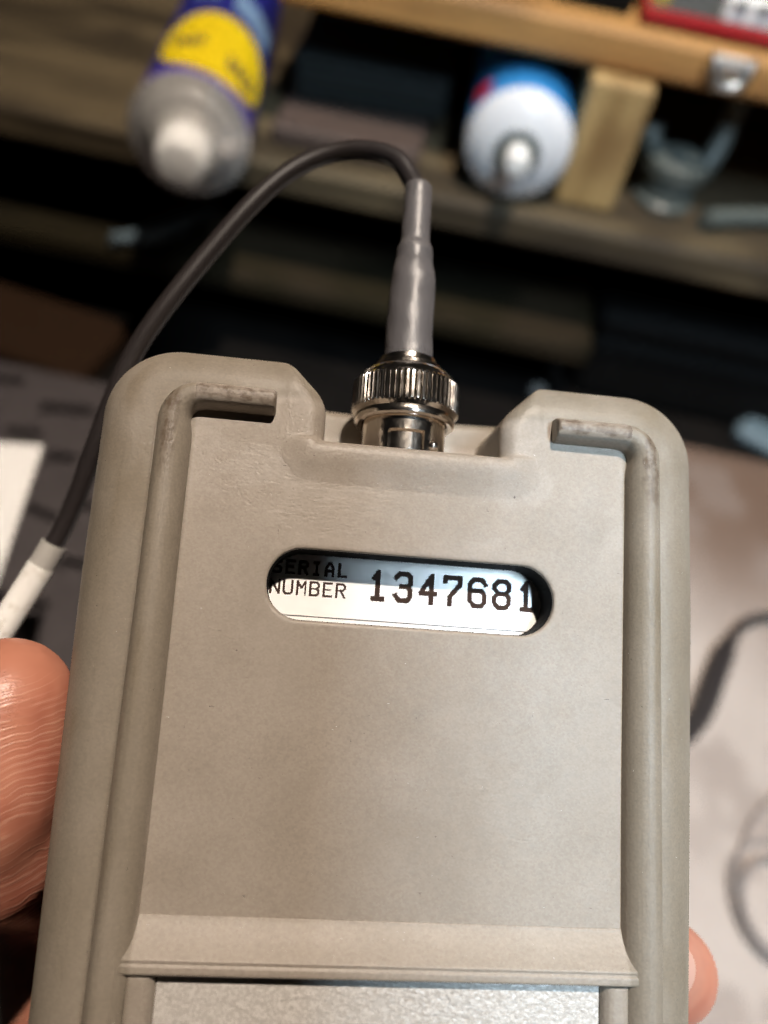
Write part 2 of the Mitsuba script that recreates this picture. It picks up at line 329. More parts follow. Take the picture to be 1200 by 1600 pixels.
# ------------------------------------------------------------------ shelf unit behind the bench
SH = 'wooden_shelf'
def plank(key, m, mat): return put(key, m, mat, 30)
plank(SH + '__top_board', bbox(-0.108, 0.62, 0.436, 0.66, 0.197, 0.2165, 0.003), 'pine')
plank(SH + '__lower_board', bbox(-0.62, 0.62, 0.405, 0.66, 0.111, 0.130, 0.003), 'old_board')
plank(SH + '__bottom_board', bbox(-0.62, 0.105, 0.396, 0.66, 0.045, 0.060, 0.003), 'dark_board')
plank(SH + '__divider', bbox(0.057, 0.090, 0.425, 0.66, 0.1303, 0.1967, 0.002), 'pine_upright')
plank(SH + '__back_board', bbox(-0.62, 0.62, 0.6605, 0.672, 0.0, 0.42, 0.002), 'bench_black')
plank(SH + '__side_board', bbox(-0.632, -0.6205, 0.40, 0.672, 0.0, 0.42, 0.002), 'dark_board')
plank(SH + '__side_board', bbox(0.6205, 0.632, 0.40, 0.672, 0.0, 0.42, 0.002), 'dark_board')
tag(SH, 'rough wooden shelf unit with open cubbies and an orange lit upper plank', 'shelf')

# ------------------------------------------------------------------ the two spray cans lying in the cubbies, nozzles towards the camera
def frame_y(origin, yaw):
    """local z axis of a lathe -> pointing out of the shelf (towards -y), turned by yaw"""
    c, s = math.cos(yaw), math.sin(yaw)
    M = np.eye(4); M[:3, 2] = [s, -c, 0]; M[:3, 0] = [c, s, 0]; M[:3, 1] = np.cross(M[:3, 2], M[:3, 0]); M[:3, 3] = origin
    return M
def patch(r, outline, M, depth=0.0004, seg=0.012):
    """print on a can: polygon in (angle, s) wrapped on a cylinder of radius r, a thin skin"""
    g = Polygon(outline).buffer(0)
    pts = []; minx, miny, maxx, maxy = g.bounds
    n1, n2 = 40, 30
    v = []; f = []
    us = np.linspace(minx, maxx, n1 + 1); idx = -np.ones((n1 + 1, n2 + 1, 2), int)
    for i, u in enumerate(us):
        cut = g.intersection(LineString([(u, miny - 1), (u, maxy + 1)]))
        if cut.is_empty: lo = hi = g.centroid.y
        else: lo, hi = cut.bounds[1], cut.bounds[3]
        for j in range(n2 + 1):
            s = lo + (hi - lo) * j / n2
            v.append([(r + depth) * math.cos(u), (r + depth) * math.sin(u), s])
    for i in range(n1):
        for j in range(n2):
            a = i * (n2 + 1) + j; f.append([a, a + n2 + 1, a + n2 + 2]); f.append([a, a + n2 + 2, a + 1])
    m = trimesh.Trimesh(np.array(v), np.array(f), process=False); m.apply_transform(M); return m
def ell(cu, cs, ru, rs, n=60, p=2.4):
    t = np.linspace(0, 2 * np.pi, n, endpoint=False); c, s = np.cos(t), np.sin(t)
    return np.stack([cu + ru * np.sign(c) * np.abs(c) ** (2 / p), cs + rs * np.sign(s) * np.abs(s) ** (2 / p)], 1)
def put_m(key, m, mat, M, smooth=30):
    m = m.copy(); m.apply_transform(M); return put(key, m, mat, smooth)

R1 = 0.0278
M1 = frame_y((-0.1292, 0.359, 0.1303 + R1 + 0.0002), math.radians(9))
K = 'spray_can'
put_m(K + '__body', lathe([(0.0, -0.185), (R1 - 0.002, -0.185), (R1, -0.182), (R1, -0.001), (R1 - 0.0002, 0.0)], 72), 'can_blue', M1)
put_m(K + '__rim', lathe([(R1 - 0.001, -0.0002), (R1 + 0.0009, 0.0004), (R1 + 0.0010, 0.0022), (R1 - 0.0006, 0.0034), (R1 - 0.0030, 0.0036)], 72), 'steel', M1)
put_m(K + '__dome', lathe([(R1 - 0.0026, 0.0030), (R1 - 0.0045, 0.0044), (0.0222, 0.0070), (0.0185, 0.0094), (0.0165, 0.0106), (0.0160, 0.0132), (0.0150, 0.0140), (0.0138, 0.0134), (0.0128, 0.0118)], 72), 'steel', M1)
put_m(K + '__nozzle', lathe([(0.0126, 0.0118), (0.0125, 0.0190), (0.0120, 0.0250), (0.0113, 0.0290), (0.0098, 0.0306), (0.0065, 0.0313), (0.0, 0.0315)], 48), 'cream_plastic', M1)
# print: angles measured so that pi/2 faces up the can's own side
UPA = None
def up_angle(M):
    z = np.linalg.inv(M)[:3, :3] @ np.array([0, 0, 1.0]); return math.atan2(z[1], z[0])
UA = up_angle(M1); SG = 1.0 if (M1[:3, :3] @ np.array([math.cos(UA + 0.5), math.sin(UA + 0.5), 0]))[0] > 0 else -1.0
def A1(outline): return [(UA + SG * u, s) for u, s in outline]
put(K + '__stripe', patch(R1, A1([(-1.75, -0.0095), (1.9, -0.0095), (1.9, -0.001), (-1.75, -0.001)]), M1, 0.0003), 'can_purple', True)
put(K + '__shield', patch(R1, A1(ell(0.36, -0.0425, 1.08, 0.0355)), M1, 0.0005), 'can_yellow', True)
put(K + '__pale_print', patch(R1, A1([(-0.55, -0.125), (0.02, -0.118), (0.05, -0.098), (-0.5, -0.103)]), M1, 0.0003), 'can_pale_blue', True)
put(K + '__pale_print', patch(R1, A1([(0.35, -0.118), (1.3, -0.110), (1.3, -0.083), (0.35, -0.094)]), M1, 0.0003), 'can_pale_blue', True)
def strokes(u0, s0, du, ds, n, M, r, mat, key, seed):
    rr = random.Random(seed); ms = []
    for i in range(n):
        a = u0 + du * i / n; w = du / n * 0.90; s = s0
        hgt = ds * rr.uniform(0.75, 1.1)
        ms.append(patch(r, A1([(a, s), (a + w * 0.6, s), (a + w * 0.6, s + hgt), (a, s + hgt)]), M, 0.0008))
        k = rr.choice((0.0, 0.4, 0.75))
        ms.append(patch(r, A1([(a, s + hgt * k), (a + w, s + hgt * k), (a + w, s + hgt * (k + 0.4)), (a, s + hgt * (k + 0.4))]), M, 0.0009))
    put(key, trimesh.util.concatenate(ms), mat, True)
strokes(-0.42, -0.043, 0.55, 0.0110, 4, M1, R1, 'ink_purple', K + '__lettering', 3)
strokes(0.55, -0.036, 0.66, 0.0130, 4, M1, R1, 'ink_purple', K + '__lettering', 5)
tag(K, 'dark blue spray can with yellow shield print and steel dome on the shelf', 'spray can')

R2 = 0.0288
M2 = frame_y((0.0290, 0.422, 0.1303 + R2 + 0.0002), math.radians(1))
K = 'spray_can_001'
put_m(K + '__body', lathe([(0.0, -0.17), (R2 - 0.002, -0.17), (R2, -0.167), (R2, -0.001), (R2 - 0.0012, 0.0)], 72), 'can_sky_blue', M2)
put_m(K + '__dome', lathe([(R2 - 0.0010, 0.0), (R2 - 0.0003, 0.0012), (R2 - 0.0010, 0.0024), (0.0272, 0.0056), (0.0235, 0.0085), (0.0190, 0.0108), (0.0140, 0.0122), (0.0118, 0.0126)], 72), 'can_white', M2)
put_m(K + '__valve_cup', lathe([(0.0122, 0.0120), (0.0120, 0.0142), (0.0108, 0.0148), (0.0098, 0.0135), (0.0085, 0.0112), (0.0060, 0.0108), (0.0, 0.0108)], 48), 'teal_grey', M2)
put_m(K + '__nozzle', lathe([(0.0066, 0.0108), (0.0066, 0.0215), (0.0060, 0.0262), (0.0048, 0.0276), (0.0, 0.0280)], 40), 'cream_plastic', M2)
UA = up_angle(M2); SG = 1.0 if (M2[:3, :3] @ np.array([math.cos(UA + 0.5), math.sin(UA + 0.5), 0]))[0] > 0 else -1.0
put(K + '__red_print', patch(R2, A1([(-1.15, -0.022), (-0.75, -0.022), (-0.75, -0.004), (-1.15, -0.004)]), M2, 0.0004), 'can_red', True)
tag(K, 'sky blue spray can with glossy white dome lying beside the wooden divider', 'spray can')

# ------------------------------------------------------------------ things in and on the shelf
put('brown_block', bbox(-0.106, -0.022, 0.424, 0.60, 0.1303, 0.1415, 0.002), 'brick_brown', 30)
tag('brown_block', 'flat brown slab lying on the lower shelf between the two spray cans', 'block')
m = bbox(-0.044, 0.044, -0.06, 0.06, 0.1417, 0.162, 0.003); m.apply_transform(trimesh.transformations.rotation_matrix(0.08, [0, 0, 1])); m.apply_translation([-0.062, 0.520, 0])
put('slate_box__case', m, 'slate', 30)
m = bbox(-0.0445, 0.0445, -0.0605, 0.0605, 0.1621, 0.166, 0.002); m.apply_transform(trimesh.transformations.rotation_matrix(0.08, [0, 0, 1])); m.apply_translation([-0.062, 0.520, 0])
put('slate_box__lid', m, 'slate', 30)
tag('slate_box', 'dark slate coloured flat box on top of the brown slab in the cubby', 'box')

# grey valve fitting in the right cubby
VX, VY = 0.121, 0.452
def vert(profile, x, y, z): m = lathe(profile, 40); m.apply_translation([x, y, z]); return m
put('pipe_valve__body', vert([(0.0, 0.0), (0.016, 0.0), (0.017, 0.004), (0.0145, 0.006), (0.0145, 0.018), (0.017, 0.020), (0.017, 0.026), (0.009, 0.031), (0.0, 0.032)], VX, VY, 0.1302), 'teal_grey', 30)
m = tube(spline([(VX + 0.010, VY, 0.146), (VX + 0.019, VY + 0.008, 0.158), (VX + 0.023, VY + 0.018, 0.172), (VX + 0.025, VY + 0.026, 0.186)], 24), np.linspace(0.0062, 0.0052, 24), 16)
put('pipe_valve__handle', m, 'teal_grey', 30)
m = tube([(VX - 0.006, VY - 0.004, 0.150), (VX - 0.016, VY + 0.01, 0.158), (VX - 0.019, VY + 0.014, 0.164)], [0.0065, 0.006, 0.0075], 16)
put('pipe_valve__outlet', m, 'teal_grey', 30)
tag('pipe_valve', 'grey metal pipe valve with upright handle in the right cubby', 'valve')
m = tube(spline([(0.142, 0.43, 0.136), (0.165, 0.442, 0.136), (0.19, 0.452, 0.136), (0.22, 0.47, 0.136)], 20), 0.0055, 14)
put('metal_rod', m, 'teal_grey', 30)
tag('metal_rod', 'short grey metal rod lying right of the pipe valve', 'rod')

# red tray of small parts on the upper plank, its rim towards the camera
ZT = 0.2168
def tray_box(x0, x1, y0, y1, z0, z1, t):
    o = manifold3d.Manifold.cube([x1 - x0, y1 - y0, z1 - z0]).translate([x0, y0, z0]); i = manifold3d.Manifold.cube([x1 - x0 - 2 * t, y1 - y0 - 2 * t, z1 - z0]).translate([x0 + t, y0 + t, z0 + t])
    q = (o - i).to_mesh(); return trimesh.Trimesh(q.vert_properties[:, :3], q.tri_verts)
put('parts_tray__bin', tray_box(0.074, 0.40, 0.446, 0.57, ZT + 0.0032, ZT + 0.0082, 0.0025), 'red_plastic', 30)
put('parts_tray__liner', bbox(0.0775, 0.3965, 0.4495, 0.5665, ZT + 0.00575, ZT + 0.0068, 0.0003), 'dark_grey', 30)
for fx in (0.079, 0.125, 0.18, 0.25, 0.36):
    put('parts_tray__foot', bbox(fx, fx + 0.018, 0.450, 0.462, ZT, ZT + 0.0031, 0.001), 'teal_grey', 30)
tag('parts_tray', 'red shallow tray filled with small parts on the upper plank', 'tray')
small = [('yellow_plug', 'yellow_plastic', (0.083, 0.470), 0.0055, 'yellow plug at the left end of the red tray'), ('yellow_plug_001', 'yellow_plastic', (0.136, 0.474), 0.0045, 'yellow plug behind the white connector strip in the red tray')]
for k, mat, (x, y), r, lab in small:
    put(k + '__cap', vert([(0.0, 0.0), (r, 0.0), (r * 1.05, 0.006), (r * 0.8, 0.008), (r * 0.6, 0.014), (0.0, 0.0145)], x, y, ZT + 0.0058), mat, 30)
    put(k + '__pin', vert([(0.0, 0.0), (r * 0.4, 0.0), (r * 0.4, 0.006), (0.0, 0.0065)], x, y, ZT + 0.0202), 'steel', 30)
    tag(k, lab, 'plug')
wm = bbox(0.112, 0.20, 0.4535, 0.462, ZT + 0.0058, ZT + 0.0185, 0.002)
put('connector_strip__shell', wm, 'white_plastic', 30)
for i in range(7):
    put('connector_strip__slot', bbox(0.1165 + i * 0.0115, 0.1225 + i * 0.0115, 0.4515, 0.4534, ZT + 0.0140, ZT + 0.0170, 0.0004), 'teal_grey', 30)
tag('connector_strip', 'white connector strip standing at the front of the red tray', 'connector')
rr = random.Random(11)
for i in range(14):
    x, y = rr.uniform(0.082, 0.19), rr.uniform(0.468, 0.56)
    r = rr.uniform(0.004, 0.008)
    m = bbox(-r * 1.3, r * 1.3, -r, r, 0, r * 1.2, 0.001); m.apply_transform(trimesh.transformations.rotation_matrix(rr.uniform(0, 3), [0, 0, 1])); m.apply_translation([x, y, ZT + 0.0062 + rr.choice((0, 0, 0.006))])
    k = 'electronic_part' + (f'_{i:03d}' if i else '')
    mt = rr.choice(['teal_grey', 'dark_grey', 'steel', 'dark_grey', 'teal_grey']); nm = {'teal_grey': 'grey', 'dark_grey': 'dark', 'steel': 'bare steel'}
    put(k, m, mt, 30)
    tag(k, f'small {nm[mt]} electronic part lying loose in the red tray', 'part', f'loose {nm[mt]} electronic parts in the red tray')
put('black_case', bbox(0.030, 0.070, 0.455, 0.56, ZT, ZT + 0.014, 0.003), 'black_plastic', 30)
tag('black_case', 'small black case beside the red tray on the upper plank', 'case')

# shiny spring clip on the front edge of the upper plank
cl = spline([(-0.010, 0.0, 0.010), (-0.0085, -0.0035, 0.006), (-0.0065, -0.0055, 0.001), (0.0, -0.0062, -0.001), (0.0065, -0.0055, 0.001), (0.0085, -0.0035, 0.006), (0.010, 0.0, 0.010)], 40)
m = tube(cl, 0.0024, 14); m.apply_translation([0.1215, 0.4345, 0.205]); put('spring_clip__loop', m, 'chrome', True)
put('spring_clip__plate', bbox(0.1105, 0.1335, 0.4325, 0.4355, 0.2085, 0.2155, 0.001), 'steel', 30)
put('spring_clip__screw', trimesh.creation.icosphere(3, 0.0035).apply_translation([0.117, 0.4325, 0.2035]), 'chrome', True)
tag('spring_clip', 'shiny chrome spring clip fixed to the front edge of the upper plank', 'clip')

# things low down
put('plastic_film__blade', tube(spline([(-0.192, 0.3985, 0.066), (-0.180, 0.405, 0.0665), (-0.165, 0.425, 0.066), (-0.150, 0.45, 0.0655)], 24), np.r_[np.linspace(0.003, 0.0058, 8), np.full(8, 0.0055), np.linspace(0.005, 0.003, 8)], 12), 'pale_blue_film', True)
put('plastic_film__grip', tube([(-0.1925, 0.398, 0.0685), (-0.196, 0.399, 0.060)], 0.0035, 12), 'pale_blue_film', True)
tag('plastic_film', 'pale blue plastic tool lying on the dim bottom board', 'tool')
put('tool_case__body', bbox(0.108, 0.42, 0.425, 0.64, 0.0, 0.050, 0.006), 'black_plastic', 30)
put('tool_case__lid', bbox(0.107, 0.421, 0.424, 0.641, 0.0505, 0.068, 0.006), 'black_plastic', 30)
tag('tool_case', 'black tool case in the shade below the shelf at the right', 'case')
for i, (x, y, r, lab) in enumerate([(0.086, 0.418, 0.0052, 'small round steel nut on the dark bench right of the boot'), (0.135, 0.405, 0.0038, 'small round steel nut on the dark bench above the right corner of the instrument')]):
    k = 'loose_nut' + (f'_{i:03d}' if i else '')
    put(k, vert([(r * 0.5, 0.0), (r, 0.0), (r, 0.0035), (r * 0.85, 0.0045), (r * 0.5, 0.0045), (r * 0.5, 0.0)], x, y, 0.0003), 'steel', 30)
    tag(k, lab, 'nut')
m = bbox(-0.02, 0.02, -0.012, 0.012, 0.0, 0.012, 0.004); m.apply_transform(trimesh.transformations.rotation_matrix(-0.5, [0, 0, 1])); m.apply_translation([0.243, 0.414, 0.0003])
put('blue_glow_piece', m, 'pale_blue_film', 30)  # invented piece, its pale blue colour stands in for a bluish glow
tag('blue_glow_piece', 'pale blue plastic bag standing in for a bluish glow behind the mat at the right edge', 'glow_piece')
m = bbox(-0.05, 0.05, -0.03, 0.03, 0.0, 0.012, 0.002); m.apply_transform(trimesh.transformations.rotation_matrix(-0.15, [0, 0, 1])); m.apply_translation([-0.240, 0.365, 0.0003])
put('cardboard_piece', m, 'cardboard', 30)
tag('cardboard_piece', 'brown cardboard piece behind the grey slotted tray', 'cardboard')

# grey slotted tray at the left with a white box on it
tb = manifold3d.Manifold.cube([0.24, 0.28, 0.0145]).translate([-0.355, 0.045, 0.0004])
for cx, cy, w, d, ang in [(-0.190, 0.298, 0.030, 0.010, 8), (-0.232, 0.312, 0.020, 0.008, 8), (-0.178, 0.262, 0.016, 0.010, 5), (-0.171, 0.222, 0.034, 0.010, -10), (-0.143, 0.198, 0.016, 0.008, 0), (-0.160, 0.170, 0.03, 0.010, 5), (-0.205, 0.275, 0.02, 0.006, 5), (-0.150, 0.235, 0.012, 0.006, 0)]:
    tb = tb - manifold3d.Manifold.cube([w, d, 0.02], True).rotate([0, 0, ang]).translate([cx, cy, 0.0165])
q = tb.to_mesh(); put('slotted_tray', trimesh.Trimesh(q.vert_properties[:, :3], q.tri_verts), 'tray_grey')
tag('slotted_tray', 'dark grey tray with rounded slots on the bench at the left', 'tray')
m = bbox(-0.10, -0.022, -0.09, -0.02, 0.0152, 0.1295, 0.003); m.apply_transform(trimesh.transformations.rotation_matrix(0.2, [0, 0, 1])); m.apply_translation([-0.1226, 0.1728, 0])
put('foam_block', m, 'tray_grey', 30)
tag('foam_block', 'dark grey foam block under the white card at the left edge', 'block')
m = bbox(-0.09, 0.0, -0.085, 0.0, 0.13, 0.1315, 0.0005); m.apply_transform(trimesh.transformations.rotation_matrix(0.2, [0, 0, 1])); m.apply_translation([-0.1226, 0.1728, 0])
put('white_card', m, 'white_plastic', 30)
tag('white_card', 'bright white card lying at the left edge beside the cable', 'card')

# wires on the mat
w = spline([(0.080, 0.166, 0.0085), (0.125, 0.166, 0.0085), (0.166, 0.183, 0.0085), (0.180, 0.209, 0.0085), (0.193, 0.238, 0.0085), (0.206, 0.2555, 0.0085), (0.2225, 0.263, 0.0085), (0.25, 0.262, 0.0085)], 60)
m = tube(w, np.interp(np.linspace(0, 1, 60), [0, 0.42, 0.52, 0.66, 0.72, 1], [0.0045, 0.0052, 0.0060, 0.0058, 0.0030, 0.0022]), 16); put('black_lead', m, 'black_wire', True)
tag('black_lead', 'thick black lead curving over the mat at the right', 'cable')
th = np.linspace(0.0, 2 * np.pi * 1.02, 60)
m = tube(np.stack([0.199 + 0.0205 * np.cos(th), 0.1125 + 0.0255 * np.sin(th), 0.0062 + 0.001 * np.sin(th * 2)], 1), 0.0010, 10, False); put('wire_loop__coil', m, 'grey_wire', True)
m = tube(np.stack([0.2005 + 0.018 * np.cos(th), 0.1100 + 0.0200 * np.sin(th), 0.0085 + 0.001 * np.sin(th)], 1), 0.0012, 10, False); put('wire_loop__coil', m, 'grey_wire', True)
m = tube(spline([(0.181, 0.113, 0.006), (0.189, 0.138, 0.006), (0.205, 0.160, 0.006), (0.23, 0.175, 0.006)], 24), 0.0010, 10); put('wire_loop__tail', m, 'grey_wire', True)
tag('wire_loop', 'thin grey wire coiled in loops at the right edge of the mat', 'wire')

# ------------------------------------------------------------------ the held instrument, seen from its back (millimetres on its own axes)
def rbox2(X, Y):
    hw = 40.9 - 1.1 * np.clip((10 - Y) / 52, 0, 1.6); cx = -0.55
    qx = np.abs(X - cx) - hw + 10; qy = Y - 40.6 + 10
    return np.sqrt(np.maximum(qx, 0) ** 2 + np.maximum(qy, 0) ** 2) + np.minimum(np.maximum(qx, qy), 0) - 10
def notch_side(X, Y):
    ax = np.abs(X + 0.1)
    return smin(ax - 11.9, (ax - 11.9 - (Y - 34.4) * 1.02) / 1.43, 1.6)
def slot2(X, Y, cx=0.80, cy=9.72, hl=14.02, r=4.52):
    return np.sqrt(np.maximum(np.abs(X - cx) - hl, 0) ** 2 + (Y - cy) ** 2) - r
def rounded(d2, dz, r):
    qx, qz = d2 + r, dz + r
    return np.sqrt(np.maximum(qx, 0) ** 2 + np.maximum(qz, 0) ** 2) + np.minimum(np.maximum(qx, qz), 0) - r
def lip_h(X, Y):
    ax = np.abs(X + 0.1)
    base = 0.62 * sst(22.8, 27.2, Y) * sst(17.4, 13.0, ax) * sst(29.3, 28.3, Y)
    q = np.sqrt(np.maximum(ax - 12.4, 0) ** 2 + np.maximum(28.0 - Y, 0) ** 2) - 4.9
    return base + 0.05 * sst(0.3, -0.3, q)
def holster_sdf(X, Y, Z):
    top = Z - lip_h(X, Y)
    d = rounded(rbox2(X, Y), Z, 6.0)
    d = np.where(top - Z < -0.02, rounded(rbox2(X, Y), top, 6.0), d)
    # notch for the plug, open at the end, with a wall left standing behind it
    ns = rounded(-notch_side(X, Y), top, 2.5)
    nf = rounded(Y - 28.75, top, 1.5)
    solid = np.minimum(ns, nf)
    back = rounded(Y - 38.3 - 0.03 * np.abs(X) , Z + 17.0, 1.6)
    solid = np.minimum(solid, np.maximum(back, Z + 17.0))
    d = smax(d, solid, 0.25)
    # slot over the serial label
    cut = np.maximum(slot2(X, Y), -(Z + 7.5))
    d = smax(d, -cut, 0.10)
    d = np.maximum(d, -Z - 21.0)
    return np.maximum(d, -Y - 74.0)
m = surface_nets(holster_sdf, (-43, -75, -22), (42.5, 42, 2.5), 0.29)
D = 'handheld_meter'
put(D + '__holster', m, 'rubber', True, True)
put(D + '__front_case', bbox(-38.5, 37.4, -74, 37.5, -36, -21.1, 3.0), 'black_plastic', 30, True)

def rail_sdf(sgn):
    def f(X, Y, Z):
        x = X * sgn
        # depth e inside the rounded outer edge of the L; the arm along the top is narrower than the one up the side
        Ro = 5.2; ox, oy = 33.25, 34.45
        qx, qy = x - ox + Ro, Y - oy + Ro
        e = -(np.sqrt(np.maximum(qx, 0) ** 2 + np.maximum(qy, 0) ** 2) + np.minimum(np.maximum(qx, qy), 0) - Ro)
        top = 1 - sst(-3.2, 3.2, (x - ox) - (Y - oy) + 0.0)
        w = 3.25 * top + (4.75 - 0.35 * sst(-20, 30, Y)) * (1 - top)
        t = e / w
        shp = np.where(t < 0.42, np.abs((0.42 - t) / 0.42) ** 2.3, np.abs((t - 0.42) / 0.58) ** (2.0 + 1.3 * top))
        zc = (np.maximum(Z + 0.3, 0) / 3.25) ** 2.4
        d = ((shp + zc) ** (1 / 2.4) - 1) * 1.5
        return smax(np.maximum(smax(d, 18.55 - x, 0.3), -Y - 73.0), -(Z + 0.6), 0.05)
    return f
for s in (-1, 1):
    lo, hi = ((-34.2, -73.5, -1), (-17.5, 35.2, 3.1)) if s < 0 else ((17.5, -73.5, -1), (34.2, 35.2, 3.1))
    put(D + '__rail', surface_nets(rail_sdf(s), lo, hi, 0.28), 'rubber', True, True)

# cross bar: ramps up from the flat back, then a lip with a shadow gap under it
def bar_sdf(X, Y, Z):
    t = np.clip((-29.2 - Y) / 4.0, 0, 1); h = 2.55 * (0.55 * t + 0.45 * t ** 1.7) + 0.02
    crease = 0.34 * np.exp(-((Y + 33.35) / 0.17) ** 2)
    d = np.maximum((Z - h + crease) * 0.82, -34.55 - Y)
    d = smax(d, Z - 2.55, 0.3)
    return np.maximum(np.maximum(d, np.abs(X) - 29.7), np.maximum(Y + 29.0, -(Z + 0.6)))
put(D + '__cross_bar', surface_nets(bar_sdf, (-30.5, -35.2, -1), (30.5, -28.4, 3.2), 0.16), 'rubber', 40, True)
def rod_sdf(s):
    def f(X, Y, Z):
        q = (np.abs((X * s - 27.55) / 1.75) ** 2.6 + (np.maximum(Z + 0.3, 0) / 2.1) ** 2.6) ** (1 / 2.6)
        return np.maximum(np.maximum((q - 1) * 1.7, np.abs(Y + 54.5) - 19.6), -(Z + 0.6))
    return f
for s in (-1, 1):
    put(D + '__rod', surface_nets(rod_sdf(s), (25.3 if s > 0 else -29.8, -74.5, -1), (29.8 if s > 0 else -25.3, -34, 2.2), 0.25), 'rubber', True, True)
pl = bbox(-25.7, 25.7, -72.0, -34.9, 0.012, 0.30, 0.15)
put(D + '__lower_plate', pl, 'plate_paint', False, True)

st = lambda r: LineString([(0.80 - 14.02, 9.72), (0.80 + 14.02, 9.72)]).buffer(r, quad_segs=24)
fr = trimesh.creation.extrude_polygon(st(6.0).difference(st(4.47)), 5.2, engine='earcut'); fr.apply_translation([0, 0, -6.0])
put(D + '__shade_lining', fr, 'black_plastic', 30, True)  # added black lining, puts the shade of the slot walls into its colour
# serial label at the bottom of the slot, with raised printed characters
put(D + '__serial_label', bbox(-20.2, 21.4, 6.05, 16.0, -6.1, -5.45, 0.06), 'label_card', False, True)
put(D + '__label_window', bbox(-20.2, 21.4, 3.2, 5.98, -6.1, -5.60, 0.05), 'label_card', False, True)
G = {'S': [[(4, 5.2), (3.2, 6), (0.8, 6), (0, 5.2), (0, 4), (0.8, 3.2), (3.2, 2.8), (4, 2), (4, 0.8), (3.2, 0), (0.8, 0), (0, 0.8)]],
     'E': [[(4, 0), (0, 0), (0, 6), (4, 6)], [(0, 3), (3, 3)]], 'R': [[(0, 0), (0, 6), (3, 6), (4, 5.2), (4, 3.8), (3, 3), (0, 3)], [(2, 3), (4, 0)]],
     'I': [[(1, 0), (3, 0)], [(2, 0), (2, 6)], [(1, 6), (3, 6)]], 'A': [[(0, 0), (0, 3.4), (1.4, 6), (2.6, 6), (4, 3.4), (4, 0)], [(0, 2.2), (4, 2.2)]], 'L': [[(0, 6), (0, 0), (4, 0)]],
     'N': [[(0, 0), (0, 6), (4, 0), (4, 6)]], 'U': [[(0, 6), (0, 1), (1, 0), (3, 0), (4, 1), (4, 6)]], 'M': [[(0, 0), (0, 6), (2, 3), (4, 6), (4, 0)]],
     'B': [[(0, 0), (0, 6), (3, 6), (4, 5.2), (4, 3.8), (3, 3), (0, 3)], [(3, 3), (4, 2.2), (4, 0.8), (3, 0), (0, 0)]],
     '1': [[(0.9, 4.6), (2, 6), (2, 0)], [(0.8, 0), (3.2, 0)]], '3': [[(0, 5.0), (0.9, 6), (3.1, 6), (4, 5.1), (4, 4), (3.1, 3.1), (1.6, 3.1)], [(3.1, 3.1), (4, 2.2), (4, 0.9), (3.1, 0), (0.9, 0), (0, 1)]],
     '4': [[(2.9, 0), (2.9, 6), (0, 2.0), (4, 2.0)]], '7': [[(0, 5.2), (0, 6), (4, 6), (4, 4.6), (1.2, 1.6), (1.2, 0)]],
     '6': [[(4, 4.9), (3.1, 6), (1.0, 6), (0, 5), (0, 1), (1.0, 0), (3.1, 0), (4, 1), (4, 2.4), (3.1, 3.3), (0.2, 3.3)]],
     '8': [[(1, 3.2), (0, 4.1), (0, 5.1), (1, 6), (3, 6), (4, 5.1), (4, 4.1), (3, 3.2), (1, 3.2), (0, 2.3), (0, 0.9), (1, 0), (3, 0), (4, 0.9), (4, 2.3), (3, 3.2)]]}
def glyph(ch, x, y, w, h, stroke, px):
    lines = unary_union([LineString([(x + stroke / 2 + a * (w - stroke) / 4, y + stroke / 2 + b * (h - stroke) / 6) for a, b in pl_]) for pl_ in G[ch]])
    g = lines.buffer(stroke / 2, cap_style=3, join_style=1); x0, y0, x1, y1 = g.bounds
    cells = []
    for iy in range(int(math.floor(y0 / px)), int(math.ceil(y1 / px))):
        run = None
        for ix in range(int(math.floor(x0 / px)), int(math.ceil(x1 / px)) + 1):
            on = g.covers(shapely.Point((ix + .5) * px, (iy + .5) * px))
            if on and run is None: run = ix
            if not on and run is not None: cells.append(sbox(run * px, iy * px, ix * px, (iy + 1) * px)); run = None
    u = unary_union(cells)
    out = []
    for p in getattr(u, 'geoms', [u]):
        e = trimesh.creation.extrude_polygon(p, 0.05, engine='earcut'); e.apply_translation([0, 0, -5.46]); out.append(e)
    return trimesh.util.concatenate(out)
LB = D + '__serial_label__character'
for i, ch in enumerate('SERIAL'): put(LB, glyph(ch, -17.40 + 1.74 * i, 11.42, 1.36, 1.98, 0.40, 0.11), 'label_ink', False, True)
for i, ch in enumerate('NUMBER'): put(LB, glyph(ch, -17.50 + 1.74 * i, 8.68, 1.36, 2.05, 0.29, 0.10), 'label_ink', False, True)
for i, ch in enumerate('1347681'): put(LB, glyph(ch, -4.52 + 3.40 * i, 8.70, 2.72, 4.25, 0.68, 0.17), 'label_ink', False, True)
labels[D + '__serial_label'] = {'label': 'white card strip printed SERIAL NUMBER 1347681'}

# jack of the instrument inside the notch
PX, PZ = -0.55, -9.0
def on_axis(m): m = m.copy(); m.apply_translation([PX, 0, PZ]); return m
put(D + '__connector_jack', on_axis(lathe([(0, 24), (5.0, 24), (5.0, 31.0), (4.85, 31.3), (4.85, 34.4), (4.5, 34.8), (0, 34.8)], 64, True)), 'nickel', 30, True)
lug = trimesh.creation.capsule(1.6, 0.95, count=[16, 16]); lug.apply_transform(trimesh.geometry.align_vectors([0, 0, 1], [0.62, 0, 0.78])); lug.apply_translation([PX + 5.0 * 0.62, 30.4, PZ + 5.0 * 0.78])
put(D + '__bayonet_lug', lug, 'nickel', True, True)
tag(D, 'grey rubber covered handheld instrument seen from behind with a serial number slot', 'instrument')

